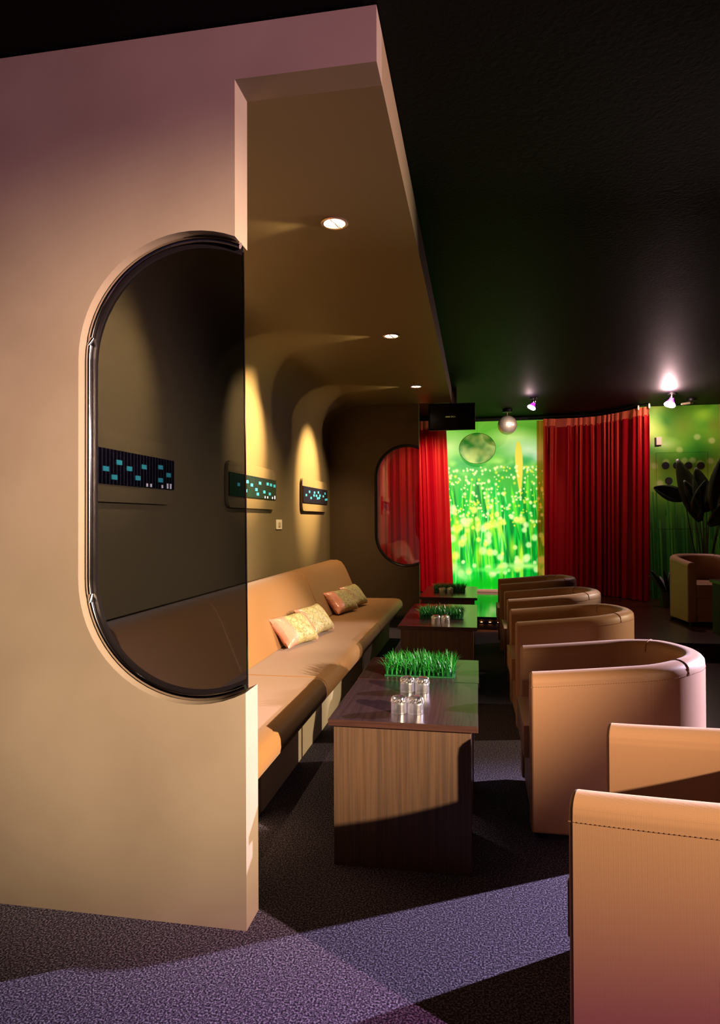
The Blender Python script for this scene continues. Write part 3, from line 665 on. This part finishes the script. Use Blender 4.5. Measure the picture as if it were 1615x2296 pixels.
# ------------------------------------------------------------------ tub chairs (front at x=0 facing -x, back at x=Lc)
def chair_parts(t):
    Lc, Wd, th = 0.745, 0.66, 0.095
    ro = Wd/2; rc = ro-th/2; xc = Lc-ro
    path = []   # centreline with arclength
    ns = 14
    for i in range(ns): path.append((xc*i/ns, -rc, 0, -1))
    na = 32
    for i in range(na+1):
        a = -math.pi/2+math.pi*i/na; path.append((xc+rc*math.cos(a), rc*math.sin(a), math.cos(a), math.sin(a)))
    for i in range(1, ns+1): path.append((xc-xc*i/ns, rc, 0, 1))
    def top(x): return 0.672+0.060*min(1, max(0, x/0.62))**1.1
    h = th/2
    def section(H):
        s = [(h, 0.035), (h, H-0.05)]
        for k in range(1, 9):
            a = math.pi*k/9; s.append((h*math.cos(a) if True else 0, H-0.036+0.036*math.sin(a)))
        s += [(-h, H-0.05), (-h, 0.035)]
        return s
    bm = bmesh.new(); rings = []
    N = len(path)
    for idx, (x, y, nx, ny) in enumerate(path):
        H = top(x); rings.append([bm.verts.new((x+nx*o_, y+ny*o_, z)) for o_, z in section(H)])
    for a, b in zip(rings, rings[1:]):
        m_ = len(a)
        for k in range(m_): bm.faces.new((a[k], a[(k+1) % m_], b[(k+1) % m_], b[k]))
    bm.faces.new(rings[0]); bm.faces.new(rings[-1][::-1])
    sh = obj('tub_shell', bm, m_chair, t, bevel=0.010)
    # stitching just below the rolled rim, dashes
    bm = bmesh.new(); acc = 0.0
    fine = []
    for (x0, y0, a0, b0), (x1, y1, a1, b1) in zip(path, path[1:]):
        for k in range(6):
            q = k/6; fine.append((x0+(x1-x0)*q, y0+(y1-y0)*q, a0+(a1-a0)*q, b0+(b1-b0)*q))
    for i in range(0, len(fine)-3, 2):
        if (i//2) % 1 == 0:
            x, y, nx, ny = fine[i]; x2, y2, nx2, ny2 = fine[i+1]
            o_ = h+0.0004
            tube([(x+nx*o_, y+ny*o_, top(x)-0.052), (x2+nx2*o_, y2+ny2*o_, top(x2)-0.052)], 0.0011, bm, n=5)
    obj('stitching', bm, m_stitch, t)
    # seams crossing the rim where arms meet the back
    for sgn in (-1, 1):
        a = sgn*R(52); bm = bmesh.new()
        cx, cy, nx, ny = xc+rc*math.cos(a), rc*math.sin(a), math.cos(a), math.sin(a)
        H = top(cx)
        pts = [(cx+nx*o_*1.012, cy+ny*o_*1.012, z+0.0008) for o_, z in section(H)[1:-1]]
        tube(pts, 0.0022, bm, n=6)
        obj('rim_seam', bm, m_stitch, t)
    # seat block and cushion
    def tub_outline(rr, x0, w_):
        P = [(x0, -w_), (xc, -w_)]
        for i in range(1, 24):
            a = -math.pi/2+math.pi*i/24; P.append((xc+rr*math.cos(a), w_*math.sin(a)))
        P += [(xc, w_), (x0, w_)]
        return P
    wi = Wd/2-th-0.003
    obj('seat_base', prism(tub_outline(wi, 0.012, wi), 'z', 0.04, 0.30), m_chair, t, bevel=0.008)
    obj('seat_cushion', prism(tub_outline(wi, -0.022, wi), 'z', 0.301, 0.435), m_chair, t, bevel=0.03)
    for x, y in ((0.05, -0.27), (0.05, 0.27), (0.60, -0.2), (0.60, 0.2)):
        obj('foot', lathe([(0.022, 0.0), (0.026, 0.036)], 16, off=(x, y, 0)), m_foot, t)
    return t
CG = 'tan upholstered tub chairs'
ch = thing('tub_chair', 'tan tub chair with curved back facing the nearest coffee table, the largest one seen whole', 'chair', (0.208, 3.06, 0), 0, CG)
chair_parts(ch)
dup(ch, (0.222, 4.39, 0), R(0.8), 'tan tub chair with curved back, second along the row, behind the largest one')
dup(ch, (0.225, 5.53, 0), R(0.0), 'shaded brown tub chair, third along the row beside the middle table')
dup(ch, (0.210, 6.74, 0), R(0.0), 'shaded brown tub chair farthest along the row, before the stage')
dup(ch, (0.302, 1.853, 0), R(-18.5), 'tub chair cut by the right edge, closest to the camera, turned slightly away')
# platform chair
dup(ch, (2.53, 7.52, 0.157), R(96), 'dim tub chair on the raised floor under the big-leafed plant')

# ------------------------------------------------------------------ dark table on platform
t = thing('side_table', 'black square table before the dim tub chair at the right edge', 'table', (2.62, 6.88, 0.157))
obj('tabletop', B(-0.32, 0.32, -0.25, 0.25, 0.50, 0.53), m_tabletop, t, smooth=False, bevel=0.002)
obj('pedestal', B(-0.30, 0.30, -0.23, 0.23, 0.0, 0.4995), m_black, t, smooth=False, bevel=0.002)

# ------------------------------------------------------------------ mosaic wall panels
m_mosaic = mat('black_glass_mosaic', (12, 8, 20), 0.15, spec=0.8)
nt = m_mosaic.node_tree; b = nt.nodes['Principled BSDF']; tc = nt.nodes.new('ShaderNodeTexCoord')
wv = nt.nodes.new('ShaderNodeTexWave'); wv.bands_direction = 'Y'; wv.inputs['Scale'].default_value = 9.5
nt.links.new(tc.outputs['Object'], wv.inputs['Vector'])
n = nt.nodes.new('ShaderNodeTexNoise'); n.inputs['Scale'].default_value = 70; nt.links.new(tc.outputs['Object'], n.inputs['Vector'])
mu = nt.nodes.new('ShaderNodeMath'); mu.operation = 'MULTIPLY'; pw = nt.nodes.new('ShaderNodeMath'); pw.operation = 'POWER'; pw.inputs[1].default_value = 8
nt.links.new(wv.outputs['Fac'], pw.inputs[0]); nt.links.new(pw.outputs[0], mu.inputs[0]); nt.links.new(n.outputs['Fac'], mu.inputs[1])
r = nt.nodes.new('ShaderNodeValToRGB'); e = r.color_ramp.elements
e[0].position = 0.0; e[0].color = lin((10, 6, 16)); e[1].position = 0.7; e[1].color = lin((60, 66, 96))
nt.links.new(mu.outputs[0], r.inputs[0]); nt.links.new(r.outputs[0], b.inputs['Base Color'])
m_cyan = mat('cyan_lit_tile', (60, 170, 190), 0.3, emit=((70, 190, 205), 0.55))
m_sparkle = mat('painted_glint', (255, 245, 255), 0.2, emit=((255, 240, 255), 1.0))  # small glowing pieces stand in for glints reflected at the mosaic's foot
tiles = [
 [(0.44, 0.70), (0.33, 0.45), (0.53, 0.55), (0.67, 0.68), (0.61, 0.28), (0.84, 0.76), (0.93, 0.52), (0.84, 0.30), (0.40, 0.22)],
 [(0.16, 0.55), (0.30, 0.30), (0.42, 0.62), (0.33, 0.75), (0.52, 0.42), (0.60, 0.78), (0.70, 0.35), (0.78, 0.80), (0.86, 0.78), (0.95, 0.75), (0.55, 0.2), (0.83, 0.28)],
 [(0.10, 0.5), (0.22, 0.75), (0.28, 0.35), (0.42, 0.75), (0.40, 0.55), (0.50, 0.55), (0.58, 0.80), (0.65, 0.60), (0.62, 0.42), (0.80, 0.58), (0.88, 0.80), (0.90, 0.35), (0.96, 0.38), (0.55, 0.38)]]
names = ['black mosaic wall panel with cyan squares seen through the smoked glass', 'green glinting mosaic wall panel cut across by the smoked glass edge', 'mosaic wall panel with cyan dots farthest along the booth wall']
for k, (y0, y1) in enumerate(((2.55, 3.645), (4.53, 5.655), (6.59, 7.70))):
    t = thing('mosaic_panel', names[k], 'wall panel', (-1.816, (y0+y1)/2, 1.565), 0, 'mosaic panels on the booth wall')
    hy = (y1-y0)/2; rr = 0.06; P = []
    for cx, cz, a0 in ((hy-rr, 0.175-rr, 0), (-hy+rr, 0.175-rr, 90), (-hy+rr, -0.175+rr, 180), (hy-rr, -0.175+rr, 270)):
        for q in range(7): a = R(a0+90*q/6); P.append((cx+rr*math.cos(a), cz+rr*math.sin(a)))
    obj('backing_board', prism(P, 'x', 0.004, 0.030), m_booth, t, bevel=0.004)
    obj('shadow_gap', prism([(p[0]*0.985, p[1]*0.95) for p in P], 'x', 0.0, 0.0039), m_black, t)
    band = obj('mosaic_band', B(0.0305, 0.040, -hy-0.0, hy, -0.087, 0.087), m_mosaic, t, smooth=False, bevel=0.002)
    for (u, v) in tiles[k]:
        s = 0.026
        yy = -hy+2*hy*u; zz = -0.087+0.174*v*0.92
        obj('lit_tile', B(0.0402, 0.043, yy-s, yy+s, zz-0.011, zz+0.013), m_cyan, band, smooth=False)
    if k < 2:
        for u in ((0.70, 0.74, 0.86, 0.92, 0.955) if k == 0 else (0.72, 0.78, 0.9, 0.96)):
            obj('glint_chip', B(0.0402, 0.0425, -hy+2*hy*u-0.008, -hy+2*hy*u+0.008, -0.082, -0.082+(0.03 if u > 0.9 else 0.018)), m_sparkle, band, smooth=False)

# light switch
t = thing('wall_switch', 'small cream wall switch on the booth wall between two mosaic panels', 'switch', (-1.816, 5.85, 1.255))
obj('plate', B(0, 0.009, -0.085, 0.085, -0.045, 0.045), m_white, t, bevel=0.003)
obj('rocker', B(0.0092, 0.015, -0.03, 0.03, -0.022, 0.022), mat('rocker_plastic', (180, 165, 140), 0.5), t, bevel=0.002)

# ------------------------------------------------------------------ recessed downlights
m_ring = mat('brushed_ring', (210, 180, 150), 0.3, metal=0.8)
m_bulb = mat('halogen_bulb', (255, 240, 230), 0.3, emit=((255, 228, 215), 9.0))
dl = thing('recessed_downlight', 'round recessed downlight in the booth soffit, nearest of the row', 'downlight', (-0.663, 3.04, 2.717), 0, 'downlights in the booth soffit')
obj('ring', lathe([(0.050, -0.001), (0.062, -0.001), (0.066, -0.006), (0.060, -0.010), (0.052, -0.008), (0.050, -0.001)], 36, cap=False), m_ring, dl)
obj('lamp_glass', lathe([(0.0, -0.0065), (0.028, -0.006), (0.049, -0.003), (0.049, -0.001), (0.0, -0.001)], 30), m_bulb, dl)
obj('gimbal_bar', tube([(-0.01, -0.048, -0.007), (0.006, -0.02, -0.012), (0.012, 0.02, -0.012), (0.026, 0.045, -0.007)], 0.004, n=8), m_ring, dl)
dup(dl, (-0.645, 5.0, 2.717), 0, 'round recessed downlight in the booth soffit, middle of the row')
dup(dl, (-0.635, 6.96, 2.717), 0, 'round recessed downlight in the booth soffit, farthest, beside the screen')

# ------------------------------------------------------------------ ceiling bulbs
m_hot = mat('hot_bulb', (255, 230, 255), 0.3, emit=((255, 225, 250), 10.0))
m_purple = mat('purple_bulb_neck', (190, 40, 255), 0.3, emit=((170, 30, 255), 2.0))
def bulb_lamp(x, y, label, s, tilt):
    t = thing('ceiling_spot', label, 'ceiling light', (x, y, 2.9), 0, 'spot bulbs under the black ceiling')
    obj('mount', lathe([(0.05, -0.001), (0.05, -0.022), (0.0, -0.022)], 24), m_blackpl, t)
    obj('holder', lathe([(0.026, -0.0225), (0.030, -0.05), (0.024, -0.07)], 20), m_chrome, t)
    def rotd(bm):
        bmesh.ops.translate(bm, verts=bm.verts, vec=(0, 0, 0.07)); bmesh.ops.rotate(bm, verts=bm.verts, cent=(0, 0, 0), matrix=tilt)
        bmesh.ops.scale(bm, verts=bm.verts, vec=(s, s, s)); bmesh.ops.translate(bm, verts=bm.verts, vec=(0, 0, -0.07)); return bm
    obj('bulb_neck', rotd(lathe([(0.020, -0.07), (0.022, -0.085), (0.045, -0.12)], 24)), m_purple, t)
    obj('bulb', rotd(lathe([(0.0455, -0.12), (0.055, -0.135), (0.056, -0.145), (0.045, -0.158), (0.0, -0.165)], 28)), m_hot, t)
    return t
bulb_lamp(0.745, 8.9, 'glowing spot bulb under the black ceiling beside the mirrored ball', 1.0, Matrix.Rotation(R(28), 3, 'Y'))
bulb_lamp(2.45, 8.9, 'brightest spot bulb under the ceiling before the leaf print wall', 1.25, Matrix.Rotation(R(18), 3, 'Y'))
# glows on the ceiling: bare light leaving the rear of the two bulbs
for (x, y, z, p_) in ((0.72, 8.87, 2.80, 3.0), (2.42, 8.84, 2.82, 70.0)):
    l = bpy.data.lights.new('bulb_glow', 'POINT'); l.energy = p_; l.color = (1.0, 0.62, 0.62); l.shadow_soft_size = 0.02
    o = bpy.data.objects.new('bulb_glow', l); COL.objects.link(o); o.location = (x-0.05, y-0.12, z)
# unlit fixture
t = thing('unlit_ceiling_spot', 'small unlit chrome ceiling spot right of the brightest bulb', 'ceiling light', (2.83, 9.4, 2.9))
obj('mount', lathe([(0.055, -0.001), (0.055, -0.03), (0.0, -0.03)], 24), m_blackpl, t)
obj('ball_joint', lathe([(0.0, -0.031), (0.018, -0.036), (0.022, -0.05), (0.014, -0.064), (0.0, -0.068)], 20), m_chrome, t)
bm = lathe([(0.0, 0.0), (0.016, 0.004), (0.019, 0.10), (0.012, 0.115), (0.0, 0.118)], 20)
bmesh.ops.rotate(bm, verts=bm.verts, cent=(0, 0, 0), matrix=Matrix.Rotation(R(-96), 3, 'Y')); bmesh.ops.translate(bm, verts=bm.verts, vec=(-0.015, 0, -0.055))
obj('arm', bm, m_ring, t)

# mirrored ball
t = thing('mirror_ball', 'mirrored glass ball hanging from the black ceiling before the mural', 'mirror ball', (0.441, 9.8, 2.9))
obj('motor', lathe([(0.07, -0.001), (0.07, -0.04), (0.0, -0.04)], 24), m_blackpl, t)
obj('stem', tube([(0, 0, -0.0405), (0, 0, -0.088)], 0.006), m_ring, t)
bm = bmesh.new(); nl, nm = 18, 36; rings = []
for i in range(nl+1):
    th_ = math.pi*i/nl; r_ = 0.140*math.sin(th_)
    if i in (0, nl): rings.append([bm.verts.new((0, 0, -0.228+0.140*math.cos(th_)))])
    else: rings.append([bm.verts.new((r_*math.cos(2*math.pi*k/nm), r_*math.sin(2*math.pi*k/nm), -0.228+0.140*math.cos(th_))) for k in range(nm)])
for a, b_ in zip(rings, rings[1:]):
    for k in range(nm):
        if len(a) == 1: bm.faces.new((a[0], b_[k], b_[(k+1) % nm]))
        elif len(b_) == 1: bm.faces.new((a[k], a[(k+1) % nm], b_[0]))
        else: bm.faces.new((a[k], a[(k+1) % nm], b_[(k+1) % nm], b_[k]))
obj('globe', bm, mat('mirror_facets', (230, 205, 180), 0.38, metal=0.75), t, smooth=False)

# ------------------------------------------------------------------ television on the canopy end
t = thing('television', 'black flat screen hanging from the end of the booth canopy', 'television', (-0.30, 8.05, 2.55))
obj('housing', B(-0.283, 0.283, 0.0, 0.05, -0.163, 0.163), m_blackpl, t, bevel=0.006)
obj('screen', B(-0.262, 0.262, -0.003, -0.0002, -0.140, 0.145), mat('off_screen', (3, 3, 4), 0.2), t, smooth=False)
obj('bracket', B(-0.03, 0.06, 0.01, 0.04, 0.1635, 0.3495), m_chrome, t, smooth=False)
bm = bmesh.new(); m_logo = mat('screen_logo', (190, 180, 90), 0.5, emit=((180, 170, 80), 0.35))
for x0, x1, st_ in ((-0.075, -0.070, 0), (-0.066, -0.056, 1), (-0.052, -0.042, 1), (-0.038, -0.028, 1), (-0.024, -0.018, 0), (-0.006, 0.002, 1), (0.010, 0.022, 1), (0.034, 0.042, 0)):
    box(bm, x0, x1, -0.0042, -0.0032, -0.009, -0.004)
    box(bm, x0, x0+0.003, -0.0042, -0.0032, -0.004, 0.007)
    if st_: box(bm, x0+0.003, x1, -0.0042, -0.0032, 0.002, 0.006)
obj('logo', bm, m_logo, t, smooth=False)

# ------------------------------------------------------------------ plants
m_leaf = mat('dark_leaf', (34, 46, 20), 0.4, spec=0.4, noise=(5, (24, 34, 14), (44, 56, 26), 2))
m_stem = mat('leaf_stem', (60, 64, 30), 0.5); m_pot = mat('dark_pot', (30, 24, 22), 0.5)
def leaf_bm(base, tip, width, droop=0.0, fold=0.25, face=Vector((0, -1, 0))):
    base, tip = Vector(base), Vector(tip); d = tip-base; L = d.length; d.normalize()
    side = d.cross(face).normalized(); nrm = side.cross(d).normalized(); bm = bmesh.new(); n = 14; rows = []
    for i in range(n+1):
        t_ = i/n; wv_ = width*math.sin(math.pi*min(1, (t_*0.93+0.04)))**0.75*(1-0.35*t_)
        c = base+d*L*t_+Vector((0, 0, -droop*t_*t_*L))
        rows.append([bm.verts.new(c+side*wv_*k+nrm*abs(k)*fold*wv_) for k in (-1, -0.5, 0, 0.5, 1)])
    for a, b_ in zip(rows, rows[1:]):
        for k in range(4): bm.faces.new((a[k], a[k+1], b_[k+1], b_[k]))
    return bm
def add_leaf(t, *a, **k):
    o = obj('leaf', leaf_bm(*a, **k), m_leaf, t); s = o.modifiers.new('s', 'SOLIDIFY'); s.thickness = 0.003; return o
t = thing('potted_plant', 'tall dark potted plant with big paddle leaves at the right edge', 'plant', (2.85, 8.95, 0.157))
obj('pot', lathe([(0.0, 0.0), (0.15, 0.0), (0.19, 0.34), (0.175, 0.34), (0.165, 0.30), (0.0, 0.30)], 28), m_pot, t)
for (bx, bz, tx, tz, w_) in ((-0.08, 1.10, -0.36, 1.89, 0.15), (0.0, 1.22, -0.14, 1.78, 0.14), (0.16, 1.10, 0.22, 1.98, 0.24), (-0.26, 1.38, -0.64, 1.58, 0.12), (0.02, 1.05, 0.40, 1.45, 0.13), (-0.14, 1.15, -0.02, 1.62, 0.13), (-0.05, 1.20, -0.28, 1.62, 0.10), (0.14, 1.1, 0.42, 1.80, 0.15)):
    add_leaf(t, (bx, -0.05, bz), (tx, -0.10, tz), w_, droop=0.10 if abs(tx) > 0.5 else 0.0)
    obj('stem', tube([(bx*0.12, 0, 0.301), (bx*0.6, -0.02, 0.80), (bx, -0.05, bz+0.01)], [0.012, 0.010, 0.006]), m_stem, t)
t = thing('fern', 'small dark leafy plant on the raised floor left of the dim tub chair', 'plant', (2.42, 9.0, 0.157))
obj('pot', lathe([(0.0, 0.0), (0.09, 0.0), (0.11, 0.2), (0.10, 0.2), (0.09, 0.17), (0.0, 0.17)], 24), m_pot, t)
for k in range(12):
    a = k*2.4; add_leaf(t, (0.03*math.cos(a), 0.03*math.sin(a), 0.172), (0.24*math.cos(a), 0.2*math.sin(a), 0.42+0.18*((k*37) % 10)/10), 0.03, droop=0.2)
